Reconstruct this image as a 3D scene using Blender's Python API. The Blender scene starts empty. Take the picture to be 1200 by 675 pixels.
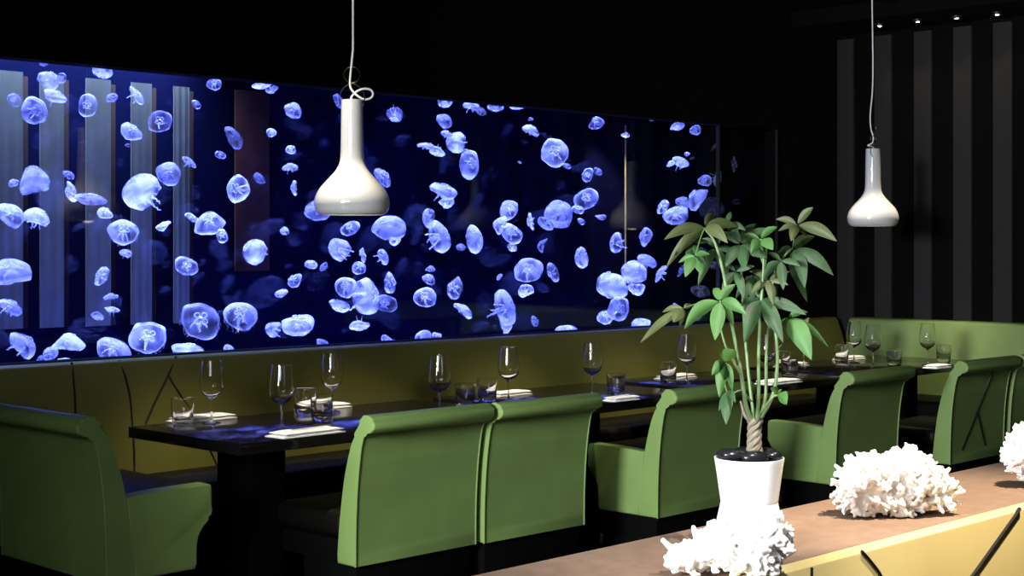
import bpy, bmesh, math, random
from mathutils import Vector, Matrix, Euler, noise
from math import sin, cos, pi, radians as R
C = bpy.context.scene.collection
# ------------------------------------------------------------------ camera frame
H, FPX, HOR = 1.44, 1780.0, 289.0
A = math.atan2(1750, 1780)
FW = Vector((cos(A), sin(A), 0)); RT = Vector((sin(A), -cos(A), 0)); UP = Vector((0, 0, 1))
CAM = Vector((0, 0, H))
def ray(px, py): return FW + RT*((px-600)/FPX) + UP*((HOR-py)/FPX)
def P(px, py, z):            # point of the place at height z
    r = ray(px, py); return CAM + r*((z-H)/r.z)
def Q(px, py, Y):            # point of the place on a wall plane
    r = ray(px, py); return CAM + r*(Y/r.y)
def QX(px, py, X):
    r = ray(px, py); return CAM + r*(X/r.x)
def D(px, py, d): return CAM + ray(px, py)*d

# ------------------------------------------------------------------ materials
def mat(name, col, rough=.5, metal=0, bump=0, bscale=200, var=0, vscale=8, spec=.5, coat=0, trans=0, emit=None, estr=0, sheen=0):
    m = bpy.data.materials.new(name); m.use_nodes = True
    nt = m.node_tree; b = nt.nodes['Principled BSDF']
    b.inputs['Base Color'].default_value = (*col, 1)
    b.inputs['Roughness'].default_value = rough
    b.inputs['Metallic'].default_value = metal
    b.inputs['Specular IOR Level'].default_value = spec
    if coat: b.inputs['Coat Weight'].default_value = coat; b.inputs['Coat Roughness'].default_value = .08
    if emit: b.inputs['Emission Color'].default_value = (*emit, 1); b.inputs['Emission Strength'].default_value = estr
    if var or bump: tc = nt.nodes.new('ShaderNodeTexCoord')
    if var:
        n = nt.nodes.new('ShaderNodeTexNoise'); n.inputs['Scale'].default_value = vscale; n.inputs['Detail'].default_value = 5
        nt.links.new(tc.outputs['Object'], n.inputs['Vector'])
        cr = nt.nodes.new('ShaderNodeValToRGB')
        cr.color_ramp.elements[0].position = .3; cr.color_ramp.elements[1].position = .7
        cr.color_ramp.elements[0].color = (*[c*(1-var) for c in col], 1)
        cr.color_ramp.elements[1].color = (*[min(1, c*(1+var)) for c in col], 1)
        nt.links.new(n.outputs['Fac'], cr.inputs['Fac']); nt.links.new(cr.outputs['Color'], b.inputs['Base Color'])
    if bump:
        n2 = nt.nodes.new('ShaderNodeTexNoise'); n2.inputs['Scale'].default_value = bscale; n2.inputs['Detail'].default_value = 3
        nt.links.new(tc.outputs['Object'], n2.inputs['Vector'])
        bp = nt.nodes.new('ShaderNodeBump'); bp.inputs['Strength'].default_value = bump; bp.inputs['Distance'].default_value = .002
        nt.links.new(n2.outputs['Fac'], bp.inputs['Height']); nt.links.new(bp.outputs['Normal'], b.inputs['Normal'])
    return m
def glass(name, col=(1, 1, 1), rough=0, ior=1.45):
    m = bpy.data.materials.new(name); m.use_nodes = True; nt = m.node_tree
    nt.nodes.remove(nt.nodes['Principled BSDF'])
    g = nt.nodes.new('ShaderNodeBsdfGlass'); g.inputs['Color'].default_value = (*col, 1)
    g.inputs['Roughness'].default_value = rough; g.inputs['IOR'].default_value = ior
    nt.links.new(g.outputs[0], nt.nodes['Material Output'].inputs[0]); return m
def pane(name, tint=(1, 1, 1), refl=.03):
    m = bpy.data.materials.new(name); m.use_nodes = True; nt = m.node_tree
    nt.nodes.remove(nt.nodes['Principled BSDF'])
    t = nt.nodes.new('ShaderNodeBsdfTransparent'); t.inputs[0].default_value = (*tint, 1)
    g = nt.nodes.new('ShaderNodeBsdfGlossy'); g.inputs['Roughness'].default_value = .02
    x = nt.nodes.new('ShaderNodeMixShader'); x.inputs[0].default_value = refl
    nt.links.new(t.outputs[0], x.inputs[1]); nt.links.new(g.outputs[0], x.inputs[2])
    nt.links.new(x.outputs[0], nt.nodes['Material Output'].inputs[0]); return m
def jelly(name, dens, col=(.85, .88, 1), pattern=True):
    """thin living tissue: part of the light passes, part is scattered; denser at the rim and the middle"""
    m = bpy.data.materials.new(name); m.use_nodes = True; nt = m.node_tree; L = nt.links.new
    nt.nodes.remove(nt.nodes['Principled BSDF'])
    d = nt.nodes.new('ShaderNodeBsdfDiffuse'); t = nt.nodes.new('ShaderNodeBsdfTranslucent')
    for s in (d, t): s.inputs['Color'].default_value = (*col, 1)
    a = nt.nodes.new('ShaderNodeMixShader'); a.inputs[0].default_value = .5
    L(d.outputs[0], a.inputs[1]); L(t.outputs[0], a.inputs[2])
    tr = nt.nodes.new('ShaderNodeBsdfTransparent')
    x = nt.nodes.new('ShaderNodeMixShader'); L(tr.outputs[0], x.inputs[1]); L(a.outputs[0], x.inputs[2])
    if pattern:
        tc = nt.nodes.new('ShaderNodeTexCoord'); sp = nt.nodes.new('ShaderNodeSeparateXYZ'); L(tc.outputs['Object'], sp.inputs[0])
        cx = nt.nodes.new('ShaderNodeCombineXYZ'); L(sp.outputs[0], cx.inputs[0]); L(sp.outputs[1], cx.inputs[1])
        ln = nt.nodes.new('ShaderNodeVectorMath'); ln.operation = 'LENGTH'; L(cx.outputs[0], ln.inputs[0])
        rp = nt.nodes.new('ShaderNodeValToRGB'); e = rp.color_ramp.elements
        e[0].position = 0; e[0].color = (dens*.75,)*3+(1,); e[1].position = 1; e[1].color = (min(1, dens*1.9),)*3+(1,)
        for p, v in ((.3, .8), (.5, .42), (.8, .5), (.93, .9)):
            k = e.new(p); k.color = (min(1, dens*v),)*3+(1,)
        L(ln.outputs['Value'], rp.inputs[0])
        ns = nt.nodes.new('ShaderNodeTexNoise'); ns.inputs['Scale'].default_value = 1.1; ns.inputs['Detail'].default_value = 2; L(tc.outputs['Object'], ns.inputs['Vector'])
        mr = nt.nodes.new('ShaderNodeMapRange'); mr.inputs[1].default_value = .35; mr.inputs[2].default_value = .65; mr.inputs[3].default_value = .25; mr.inputs[4].default_value = 1.75
        L(ns.outputs['Fac'], mr.inputs[0])
        mu = nt.nodes.new('ShaderNodeMath'); mu.operation = 'MULTIPLY'; mu.use_clamp = True
        L(rp.outputs[0], mu.inputs[0]); L(mr.outputs[0], mu.inputs[1]); L(mu.outputs[0], x.inputs[0])
    else: x.inputs[0].default_value = dens
    L(x.outputs[0], nt.nodes['Material Output'].inputs[0]); return m

M = {}
M['green'] = mat('green_leather', (.185, .285, .085), .45, bump=.25, bscale=350, var=.1, vscale=5)
M['olive'] = mat('olive_leather', (.19, .185, .04), .45, bump=.25, bscale=350, var=.12, vscale=3)
M['wallgreen'] = mat('grass_green_leather', (.17, .25, .075), .45, bump=.25, bscale=350, var=.12, vscale=4)
M['mustard'] = mat('mustard_leather', (.55, .45, .19), .5, bump=.2, bscale=350, var=.06, vscale=3)
M['blackleather'] = mat('black_leather', (.004, .0035, .003), .45, bump=.2, bscale=250, spec=.12)
M['plinth'] = mat('black_plinth', (.002, .002, .002), .8, spec=.04)
M['blackwood'] = mat('black_lacquered_wood', (.006, .005, .005), .13, bump=.02, bscale=60, spec=.3)
M['piping'] = mat('black_piping', (.008, .007, .006), .5)
M['wall'] = mat('black_wall', (.002, .002, .002), 1, spec=.1)
M['ceil'] = mat('black_ceiling', (.002, .002, .002), 1, spec=.1)
M['floor'] = mat('dark_brown_floor', (.03, .016, .01), .35, bump=.1, bscale=30, var=.3, vscale=3)
M['slat'] = mat('charcoal_slat', (.012, .012, .0125), .95, bump=.3, bscale=120)
M['runner'] = mat('brown_runner', (.17, .105, .068), .75, bump=.4, bscale=300, var=.12, vscale=20)
M['opal'] = None
M['cord'] = mat('white_cord', (.75, .75, .75), .5)
M['wire'] = mat('blackened_wire', (.1, .09, .08), .35, metal=1)
M['metal'] = mat('steel', (.6, .6, .6), .25, metal=1)
M['bulb'] = mat('lit_bulb', (1, .9, .8), .5, emit=(1, .75, .5), estr=6)
M['spotlit'] = mat('lit_lens', (1, .9, .7), .5, emit=(1, .9, .7), estr=25)
M['glass'] = glass('clear_glass')
M['wine'] = glass('amber_water', (1, .72, .4), 0, 1.33)
M['linen'] = mat('white_linen', (.8, .79, .77), .9, bump=.4, bscale=900)
M['pot'] = mat('white_ceramic', (.85, .85, .85), .25, spec=.5)
M['pebble'] = mat('black_pebble', (.012, .012, .014), .22)
M['soil'] = mat('dark_soil', (.02, .015, .01), .95, bump=.8, bscale=200)
M['trunk'] = mat('braided_bark', (.2, .17, .125), .75, bump=.7, bscale=140, var=.35, vscale=40)
M['stem'] = mat('green_stem', (.14, .23, .09), .5, var=.25, vscale=30)
def leafmat(name, c):
    m = mat(name, c, .55, var=.22, vscale=18, bump=.2, bscale=90)
    nt = m.node_tree; b = nt.nodes['Principled BSDF']; t = nt.nodes.new('ShaderNodeBsdfTranslucent')
    t.inputs[0].default_value = (c[0]*1.4, c[1]*1.3, c[2]*.6, 1); x = nt.nodes.new('ShaderNodeMixShader'); x.inputs[0].default_value = .3
    nt.links.new(b.outputs[0], x.inputs[1]); nt.links.new(t.outputs[0], x.inputs[2]); nt.links.new(x.outputs[0], nt.nodes['Material Output'].inputs[0])
    return m
M['leaf'] = leafmat('dark_green_leaf', (.04, .095, .034))
M['leaf2'] = leafmat('fresh_green_leaf', (.075, .19, .05))
M['leaf3'] = leafmat('olive_green_leaf', (.085, .11, .035))
M['coral'] = mat('white_coral', (.86, .83, .8), .85, bump=.6, bscale=260)
M['pane'] = pane('aquarium_glass', (.97, .98, 1), .025)
M['water'] = pane('aquarium_water', (.86, .9, 1), 0)
M['tankback'] = mat('deep_navy_panel', (.008, .009, .046), 1, spec=0)
M['frame'] = mat('black_frame', (.01, .01, .012), .5)
M['pale'] = mat('pale_grey_cloth', (.3, .28, .23), 1, spec=0, bump=.4, bscale=200, var=.12, vscale=9)
M['edge'] = mat('painted_shadow_edge', (.05, .018, .012), .9)  # dark brown stands in for the shadow edge beside the pale strips
M['rust'] = mat('rust_brown_cloth', (.16, .05, .03), .9, var=.3, vscale=6)
M['brass'] = mat('brass_tube', (.8, .6, .3), .4, metal=.3, var=.3, vscale=12)
J = {'a': jelly('dense_jelly', .5), 'b': jelly('mid_jelly', .3), 'd': jelly('thin_jelly', .13)}
JA = {'a': jelly('dense_arms', .6, pattern=False), 'b': jelly('mid_arms', .38, pattern=False), 'd': jelly('thin_arms', .2, pattern=False)}
JG = {'a': jelly('dense_gonads', .9, pattern=False), 'b': jelly('mid_gonads', .75, pattern=False), 'd': jelly('thin_gonads', .35, pattern=False)}
# opal glass of the lamp shades
m = mat('opal_glass', (.64, .65, .66), .08, coat=.5); nt = m.node_tree; b = nt.nodes['Principled BSDF']
t = nt.nodes.new('ShaderNodeBsdfTranslucent'); t.inputs[0].default_value = (.85, .85, .82, 1); x = nt.nodes.new('ShaderNodeMixShader'); x.inputs[0].default_value = .14
nt.links.new(b.outputs[0], x.inputs[1]); nt.links.new(t.outputs[0], x.inputs[2]); nt.links.new(x.outputs[0], nt.nodes['Material Output'].inputs[0]); M['opal'] = m

# ------------------------------------------------------------------ mesh helpers
def obj(name, bm, m, parent=None, smooth=True, ang=40):
    bmesh.ops.recalc_face_normals(bm, faces=bm.faces)
    me = bpy.data.meshes.new(name); bm.to_mesh(me); bm.free()
    if smooth:
        me.shade_smooth(); me.set_sharp_from_angle(angle=R(ang))
    if isinstance(m, (list, tuple)):
        for k in m: me.materials.append(k)
    else: me.materials.append(m)
    o = bpy.data.objects.new(name, me); C.objects.link(o)
    if parent: o.parent = parent
    return o
def tag(o, label, cat, group=None):
    o['label'] = label; o['category'] = cat
    if group: o['group'] = group
    return o
def thing(name, label, cat, loc=(0, 0, 0), rz=0, group=None):
    o = bpy.data.objects.new(name, None); C.objects.link(o); o.location = loc; o.rotation_euler = (0, 0, rz)
    o.empty_display_size = .05
    return tag(o, label, cat, group)
def struct(o, **k): o['kind'] = 'structure'; return o
def copy_tree(o, parent=None):
    c = o.copy(); C.objects.link(c); c.parent = parent
    for ch in list(o.children): copy_tree(ch, c)
    return c
def box(bm, x0, x1, y0, y1, z0, z1, bev=0, seg=2):
    r = bmesh.ops.create_cube(bm, size=1)
    vs = r['verts']
    bmesh.ops.scale(bm, vec=(x1-x0, y1-y0, z1-z0), verts=vs)
    bmesh.ops.translate(bm, vec=((x0+x1)/2, (y0+y1)/2, (z0+z1)/2), verts=vs)
    if bev:
        es = list({e for v in vs for e in v.link_edges})
        bmesh.ops.bevel(bm, geom=es, offset=bev, segments=seg, profile=.5, affect='EDGES')
    return bm
def spline(pts, n=6, closed=False):
    pts = [Vector(p) for p in pts]; out = []; N = len(pts)
    rng = range(N) if closed else range(N-1)
    for i in rng:
        p1, p2 = pts[i], pts[(i+1) % N]
        p0 = pts[(i-1) % N] if closed or i > 0 else p1*2-p2
        p3 = pts[(i+2) % N] if closed or i+2 < N else p2*2-p1
        for k in range(n):
            t = k/n
            out.append(.5*((2*p1)+(p2-p0)*t+(2*p0-5*p1+4*p2-p3)*t*t+(3*p1-p0-3*p2+p3)*t**3))
    if not closed: out.append(pts[-1])
    return out
def tube(bm, pts, rad, seg=8, cap=True, closed=False):
    pts = [Vector(p) for p in pts]; N = len(pts)
    rads = rad if isinstance(rad, (list, tuple)) else [rad]*N
    rings = []; prev = None
    for i, p in enumerate(pts):
        if closed: t = (pts[(i+1) % N]-pts[i-1])
        else: t = (pts[min(i+1, N-1)]-pts[max(i-1, 0)])
        t.normalize()
        if prev is None:
            u = t.orthogonal().normalized()
        else:
            u = (prev - t*prev.dot(t))
            u = u.normalized() if u.length > 1e-6 else t.orthogonal().normalized()
        prev = u; v = t.cross(u)
        rings.append([bm.verts.new(p+(u*cos(2*pi*k/seg)+v*sin(2*pi*k/seg))*rads[i]) for k in range(seg)])
    for i in range(N if closed else N-1):
        a, b = rings[i], rings[(i+1) % N]
        for k in range(seg): bm.faces.new((a[k], a[(k+1) % seg], b[(k+1) % seg], b[k]))
    if cap and not closed:
        bm.faces.new(rings[0][::-1]); bm.faces.new(rings[-1])
    return bm
def lathe(bm, prof, seg=32, closed=False):
    rings = []
    for r, z in prof:
        if r < 1e-5: rings.append([bm.verts.new((0, 0, z))])
        else: rings.append([bm.verts.new((r*cos(2*pi*k/seg), r*sin(2*pi*k/seg), z)) for k in range(seg)])
    n = len(rings)
    for i in range(n if closed else n-1):
        a, b = rings[i], rings[(i+1) % n]
        if len(a) == 1 and len(b) == 1: continue
        for k in range(seg):
            k2 = (k+1) % seg
            if len(a) == 1: bm.faces.new((a[0], b[k2], b[k]))
            elif len(b) == 1: bm.faces.new((a[k], a[k2], b[0]))
            else: bm.faces.new((a[k], a[k2], b[k2], b[k]))
    return bm
def prism(bm, prof, x0, x1, bev=.006):
    """profile in (y, z), run along x"""
    a = [bm.verts.new((x0, p[0], p[1])) for p in prof]; b = [bm.verts.new((x1, p[0], p[1])) for p in prof]
    n = len(prof); f1 = bm.faces.new(a); f2 = bm.faces.new(b[::-1])
    for i in range(n): bm.faces.new((a[i], b[i], b[(i+1) % n], a[(i+1) % n]))
    if bev:
        es = list(set(f1.edges) | set(f2.edges))
        bmesh.ops.bevel(bm, geom=es, offset=bev, segments=3, profile=.5, affect='EDGES')
    return bm
NB = bmesh.new

# ------------------------------------------------------------------ the room
YT = 5.62; XR = 8.86; ZC = 2.96; ZS = 2.86
struct(obj('floor', box(NB(), -2.5, XR+.3, -1.2, YT+1.6, -.06, 0), M['floor'], smooth=False))
struct(obj('ceiling', box(NB(), -2.5, XR+.3, -1.2, YT+1.6, ZC, ZC+.08), M['ceil'], smooth=False))
TX0, TX1 = 1.3, 8.13          # the opening of the aquarium in the wall
TZ0, TZ1 = .975, 2.19
for b in ((-.2, XR, TZ1, ZC), (-.2, XR, 0, TZ0), (TX1, XR, TZ0, TZ1), (-.2, TX0, TZ0, TZ1)):   # round the aquarium's opening
    struct(obj('wall_back', box(NB(), b[0], b[1], YT, YT+.1, b[2], b[3]), M['wall'], smooth=False))
struct(obj('wall_right', box(NB(), XR, XR+.1, -1.2, YT+1.6, 0, ZC), M['wall'], smooth=False))
bm = NB(); box(bm, 1.05, 1.2, 3.7, YT-.01, 0, ZC)
struct(obj('light_blocker_left', bm, M['wall'], smooth=False))  # unseen wall added to keep the daylight off the left armchair
# charcoal upright slats on the right wall
k = 1
y = Q(0, 0, 1).y
for i in range(9):
    yc = QX([993, 1037, 1083.5, 1130, 1177][i], 200, XR).y if i < 5 else yc-.285
    if yc < 2.6: break
    o = obj('trim_%d' % k, box(NB(), XR-.03, XR, yc-.062, yc+.062, .5, ZS-.03, .004), M['slat'])
    struct(o); k += 1
struct(obj('trim_%d' % k, box(NB(), 8.3, XR, 2.0, YT, ZS, ZC), M['ceil'], smooth=False)); k += 1      # black soffit along the right wall
# corner bead right of the tank
struct(obj('trim_%d' % k, box(NB(), TX1-.01, TX1+.01, YT-.012, YT, TZ0, TZ1, .003), M['slat']))

# ------------------------------------------------------------------ banquettes
prof_back = spline([(5.62, .30), (5.43, .30), (5.42, .42), (5.445, .6), (5.495, .8), (5.545, .94), (5.56, .966), (5.585, .973), (5.62, .973)][1:-1], 4)
prof_back = [Vector((5.615, .30))]+prof_back+[Vector((5.615, .972))]
bl = thing('banquette', 'long olive leather wall bench below the glowing aquarium with black seam lines', 'banquette', (5, 5.4, 0))
def local(o, par):
    o.parent = par; o.matrix_parent_inverse = Matrix.Translation(par.location).inverted(); return o
local(obj('backrest', prism(NB(), prof_back, 1.25, 8.74, .004), M['olive']), bl)
local(obj('seat', box(NB(), 3.12, 8.15, 5.02, 5.425, .40, .515, .03, 4), M['blackleather']), bl)
local(obj('base', box(NB(), 3.14, 8.15, 5.08, 5.42, 0, .398, .004), M['plinth']), bl)
def yb(z):   # face of the backrest at height z
    pts = [(.30, 5.43), (.42, 5.42), (.6, 5.445), (.8, 5.495), (.94, 5.545), (.966, 5.56)]
    for (a, ya), (b, yb_) in zip(pts, pts[1:]):
        if z <= b: return ya+(yb_-ya)*max(0, (z-a))/(b-a)
    return 5.565
def onback(px, py):
    q = Q(px, py, 5.46)
    for _ in range(4): q = Q(px, py, yb(q.z))
    return q
for pts in ([(84, 425), (86, 445), (88, 472), (88, 500), (88, 540)], [(139, 423), (146, 440), (152, 465), (155, 500), (157, 530), (157, 556)], [(206, 418), (196, 442), (182, 470), (170, 497)], [(197, 440), (204, 452), (213, 466), (232, 500), (247, 530), (257, 552)]):
    w = spline([onback(*p) for p in pts], 4)
    local(obj('seam_line', tube(NB(), w, .0055, 6), M['piping']), bl)
br = thing('banquette', 'green leather corner bench along the dark slatted right wall', 'banquette', (8.6, 4, 0))
pr = [Vector((8.855, .30))]+spline([(8.64, .30), (8.63, .42), (8.645, .6), (8.672, .8), (8.70, .94), (8.715, .966), (8.745, .972)], 4)+[Vector((8.855, .972))]
bm = prism(NB(), pr, -5.44, -2.3, .004)          # run along -y: turn it
bmesh.ops.transform(bm, matrix=Matrix(((0, 1, 0, 0), (-1, 0, 0, 0), (0, 0, 1, 0), (0, 0, 0, 1))), verts=bm.verts)
local(obj('backrest', bm, M['wallgreen']), br)
local(obj('seat', box(NB(), 8.2, 8.635, 2.4, 5.40, .40, .515, .03, 4), M['blackleather']), br)
local(obj('base', box(NB(), 8.25, 8.63, 2.42, 5.38, 0, .398, .004), M['plinth']), br)

# ------------------------------------------------------------------ chairs
REAR = [(0, .30), (-.002, .45), (-.012, .6), (-.03, .72), (-.046, .772)]
ROLL = [(-.062, .782), (-.088, .785), (-.103, .80), (-.104, .82), (-.09, .838), (-.062, .846), (-.036, .838), (-.02, .815)]
FRONT = [(-.004, .772), (.025, .72), (.06, .6), (.085, .45), (.10, .30)]
def chair_back(w):
    return spline(REAR, 5)+spline(ROLL, 4)+spline(FRONT, 5)
def make_chair(label, w, arms, group):
    t = thing('dining_chair', label, 'chair', group=group)
    hw = w/2
    obj('backrest', prism(NB(), chair_back(w), -hw, hw, .008), M['green'], t, ang=35)
    for s in (-1, 1):
        rear = spline(REAR, 4)
        obj('piping', tube(NB(), [Vector((s*(hw-.003), p[0]-.001, p[1])) for p in rear], .0032, 6), M['green'], t)
    if arms:
        ap = [(.098, .30), (.088, .42), (.064, .575), (.20, .580), (.37, .584), (.385, .578), (.389, .56), (.389, .505)]+[tuple(q) for q in spline([(.389, .505), (.379, .47), (.35, .44), (.332, .41), (.326, .37), (.325, .30)], 4)[1:]]
        for s in (-1, 1):
            a = (hw-.055, hw) if s > 0 else (-hw, -hw+.055)
            obj('arm_panel', prism(NB(), [Vector(p) for p in ap], a[0], a[1], .008), M['green'], t, ang=35)
        sx = hw-.056; obj('seat', box(NB(), -sx, sx, .09, .386, .385, .578, .02, 4), M['blackleather'], t)
    else: sx = hw-.012; obj('seat', box(NB(), -sx, sx, .088, .50, .385, .48, .035, 4), M['blackleather'], t)
    obj('seat_frame', box(NB(), -sx, sx, .098, .44 if not arms else .32, .30, .384, .004), M['plinth'], t)
    obj('plinth', box(NB(), -hw+.02, hw-.02, .015, .32, 0, .299, .004), M['plinth'], t)
    return t
GA = 'green chairs along the tables'
def put(o, x, y, rz=0, s=1, sx=1):
    o.location = (x, y, 0); o.rotation_euler = (0, 0, rz); o.scale = (s*sx, s, s)
ch = make_chair('green leather chair nearest the picture centre left, rolled back, tucked at first table', .60, False, GA)
ch['label'] = 'armless green leather chair with its back to us, left one of the front pair'
put(ch, 3.755, 4.18)
c = copy_tree(ch); c['label'] = 'armless green leather chair with creased back, right one of the front pair'; put(c, 4.365, 4.16, R(-1), 1, .95)
c = copy_tree(ch); c['label'] = 'green leather chair with forked black seam line on its back, behind the middle coral'; put(c, 7.555, 3.93, 0, 1, 1.0)
tt = c
for pts in ([(1164, 433), (1155, 457), (1145, 482), (1136, 505), (1127, 527)], [(1145, 481), (1149, 500), (1154, 522)]):
    w = []
    for p in pts:
        q = Q(p[0], p[1], 3.925); 
        z = q.z; yy = 0
        rr = REAR
        for (ya, za), (y2, zb) in zip(rr, rr[1:]):
            if za <= z <= zb: yy = ya+(y2-ya)*(z-za)/(zb-za)
        q = Q(p[0], p[1], 3.93+yy)
        w.append(Vector((q.x-7.555, yy, q.z)))
    obj('seam_line', tube(NB(), spline(w, 4), .004, 6), M['piping'], tt)
c = copy_tree(ch); c['label'] = 'green leather chair cut off by the right picture edge, above the right coral'; put(c, 8.20, 3.92)
ca = make_chair('green leather chair with low arms directly left of the potted tree', .57, True, GA)
put(ca, 5.25, 4.03)
c = copy_tree(ca); c['label'] = 'green leather chair with yellow-lit low arm, directly right of the potted tree'; put(c, 6.53, 3.98)
c = copy_tree(ca); c['label'] = 'large dim green armchair turned sideways at the left end of the first table'; put(c, 2.66, 4.87, R(-90)); c.scale = (1.29, 1.07, 1.04)

# ------------------------------------------------------------------ tables
def table(x0, x1, label, legs):
    y0, y1 = 4.40, 5.13
    t = thing('dining_table', label, 'table', ((x0+x1)/2, (y0+y1)/2, 0), 0, 'black dining tables'); hx, hy = (x1-x0)/2, (y1-y0)/2
    obj('table_top', box(NB(), -hx, hx, -hy, hy, .708, .75, .003), M['blackwood'], t)
    for lx in legs:
        l = obj('pedestal', box(NB(), lx-.08, lx+.08, -.11, .11, .03, .707, .004), M['plinth'], t)
        obj('foot_plate', box(NB(), lx-.2, lx+.2, -.2, .2, 0, .03, .006), M['plinth'], t)
    return t
table(3.12, 4.58, 'long black dining table with four settings at the left, in front of the seam lines', (-.42, .3))
table(4.70, 5.78, 'black dining table second from the left, behind the two front chairs', (0,))
table(5.94, 7.0, 'black dining table behind the potted tree', (0,))
table(7.14, 8.52, 'black dining table in the far right corner with four wine glasses', (-.3, .3))

# ------------------------------------------------------------------ glassware
TT = .75
def make_wine():
    t = thing('wine_glass', '', 'glass')
    out = spline([(.0365, .243), (.0405, .215), (.0455, .18), (.0475, .155), (.0435, .128), (.029, .107), (.009, .095), (.0042, .087)], 5)
    inn = spline([(.0, .1015), (.01, .1035), (.027, .1115), (.0415, .1295), (.0459, .155), (.0439, .18), (.039, .215), (.035, .243)], 5)
    obj('bowl', lathe(NB(), [tuple(p) for p in inn]+[(.0357, .2436)]+[tuple(p) for p in out]+[(0, .087)], 40), M['glass'], t)
    obj('stem', lathe(NB(), [(0, .0865), (.0042, .0865), (.0036, .06), (.0038, .03), (.006, .012), (0, .012)], 16), M['glass'], t)
    obj('foot', lathe(NB(), [(0, .0118), (.008, .0105), (.02, .0045), (.035, .002), (.037, .001), (.036, 0), (0, 0)], 40), M['glass'], t)
    return t
def make_tumbler():
    t = thing('tumbler', '', 'glass')
    obj('glass_wall', lathe(NB(), [(0, .018), (.034, .019), (.0385, .028), (.043, .1), (.0445, .1008), (.0455, .1), (.041, .02), (.0385, .003), (.036, 0), (0, 0)], 40), M['glass'], t)
    return t
wines = [
 (248, 495, 'wine glass beside the leftmost tumbler, at the left end of the first table'),
 (330, 503, 'wine glass standing nearest us, behind the front napkin on the first table'),
 (389, 482, 'wine glass above the rear napkin at the right half of the first table'),
 (515, 486, 'wine glass rising from behind the left front chair'),
 (596, 471, 'tall wine glass behind the folded napkin between the two front chairs'),
 (694, 463, 'wine glass just behind the right front chair, left of a tumbler'),
 (805, 449, 'wine glass on the third table just left of the potted tree stems'),
 (898, 447, 'wine glass seen between the thin stems of the potted tree'),
 (942, 430, 'wine glass mostly hidden behind the big bright leaf of the potted tree'),
 (1001, 425, 'left wine glass of the close pair below the right pendant lamp'),
 (1023, 431, 'right wine glass of the close pair below the right pendant lamp'),
 (1087, 428, 'rightmost wine glass, standing against the green corner bench')]
w0 = make_wine()
for i, (px, py, lb) in enumerate(wines):
    o = w0 if i == 0 else copy_tree(w0)
    o.location = P(px, py, TT+.0005); o['label'] = lb; o['group'] = 'wine glasses on the tables'
tumb = [
 (214, 497, 'leftmost tumbler, at the left end of the first table'),
 (357, 484, 'tumbler on the first table with rear napkin showing behind it'),
 (377, 493, 'tumbler between the front napkin and the left front chair'),
 (545, 477, 'low tumbler just above the right end of the left front chair'),
 (571, 470, 'tumbler at the left end of the napkin between the two front chairs'),
 (722, 463, 'tumbler just right of the right front chair with blue glints'),
 (783, 448, 'tumbler on the third table left of the potted tree'),
 (925, 443, 'tumbler just right of the potted tree stems'),
 (917, 433, 'far tumbler partly behind the one right of the tree stems'),
 (986, 424, 'tumbler in front of the napkin at the corner of the bench'),
 (1048, 429, 'tumbler right of the close pair of wine glasses'),
 (1106, 424, 'rightmost tumbler, just above a green chair back')]
w0 = make_tumbler()
TUMB = []
for i, (px, py, lb) in enumerate(tumb):
    o = w0 if i == 0 else copy_tree(w0)
    o.location = P(px, py, TT+.0005); o['label'] = lb; o['group'] = 'tumblers on the tables'; TUMB.append(o)
def napkin_bm(l, w, seed):
    random.seed(seed); bm = NB(); nx, ny = 22, 8
    def layer(z0, th, sx, sy, ox):
        g = []
        for s in (0, 1):
            for i in range(nx+1):
                for j in range(ny+1):
                    u, v = i/nx-.5, j/ny-.5
                    ed = 1-max(abs(u)*2, abs(v)*2)**6
                    z = z0+(th*(.35+.65*max(ed, 0)) + .0025*noise.noise(Vector((u*7+seed, v*5, s*2)))if s else 0)
                    g.append(bm.verts.new((u*l*sx+ox+.003*noise.noise(Vector((v*4, seed, u))), v*w*sy, max(z0, z))))
        n = (nx+1)*(ny+1); idx = lambda s, i, j: g[s*n+i*(ny+1)+j]
        for i in range(nx):
            for j in range(ny):
                bm.faces.new((idx(1, i, j), idx(1, i+1, j), idx(1, i+1, j+1), idx(1, i, j+1)))
                bm.faces.new((idx(0, i, j), idx(0, i, j+1), idx(0, i+1, j+1), idx(0, i+1, j)))
        for i in range(nx):
            for j in (0, ny):
                bm.faces.new((idx(0, i, j), idx(0, i+1, j), idx(1, i+1, j), idx(1, i, j)))
        for j in range(ny):
            for i in (0, nx):
                bm.faces.new((idx(0, i, j), idx(0, i, j+1), idx(1, i, j+1), idx(1, i, j)))
    layer(0, .011, 1, 1, 0); layer(.0118, .009, .93, .92, .006)
    return bm
naps = [
 (236, 492, .27, .10, 0, 'folded white napkin behind the leftmost tumbler'),
 (358, 509, .29, .11, 2, 'folded white napkin nearest us, with a knife on it, on the first table'),
 (379, 478.5, .25, .08, 0, 'folded white napkin at the rear right of the first table'),
 (597, 463, .22, .09, 0, 'folded white napkin between the two front chairs'),
 (728, 469, .17, .08, 0, 'folded white napkin just right of the right front chair'),
 (792, 443, .25, .09, 0, 'folded white napkin left of the potted tree on the third table'),
 (912, 449, .27, .11, 0, 'folded white napkin under the tumbler right of the potted tree stems'),
 (927, 429, .24, .09, 0, 'far white napkin behind the tree stems and the big leaf'),
 (995, 421, .24, .09, 0, 'folded white napkin in the corner below the right pendant lamp'),
 (1098, 431, .17, .09, 0, 'rightmost folded white napkin, in front of the rightmost tumbler')]
NAP = []
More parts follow.
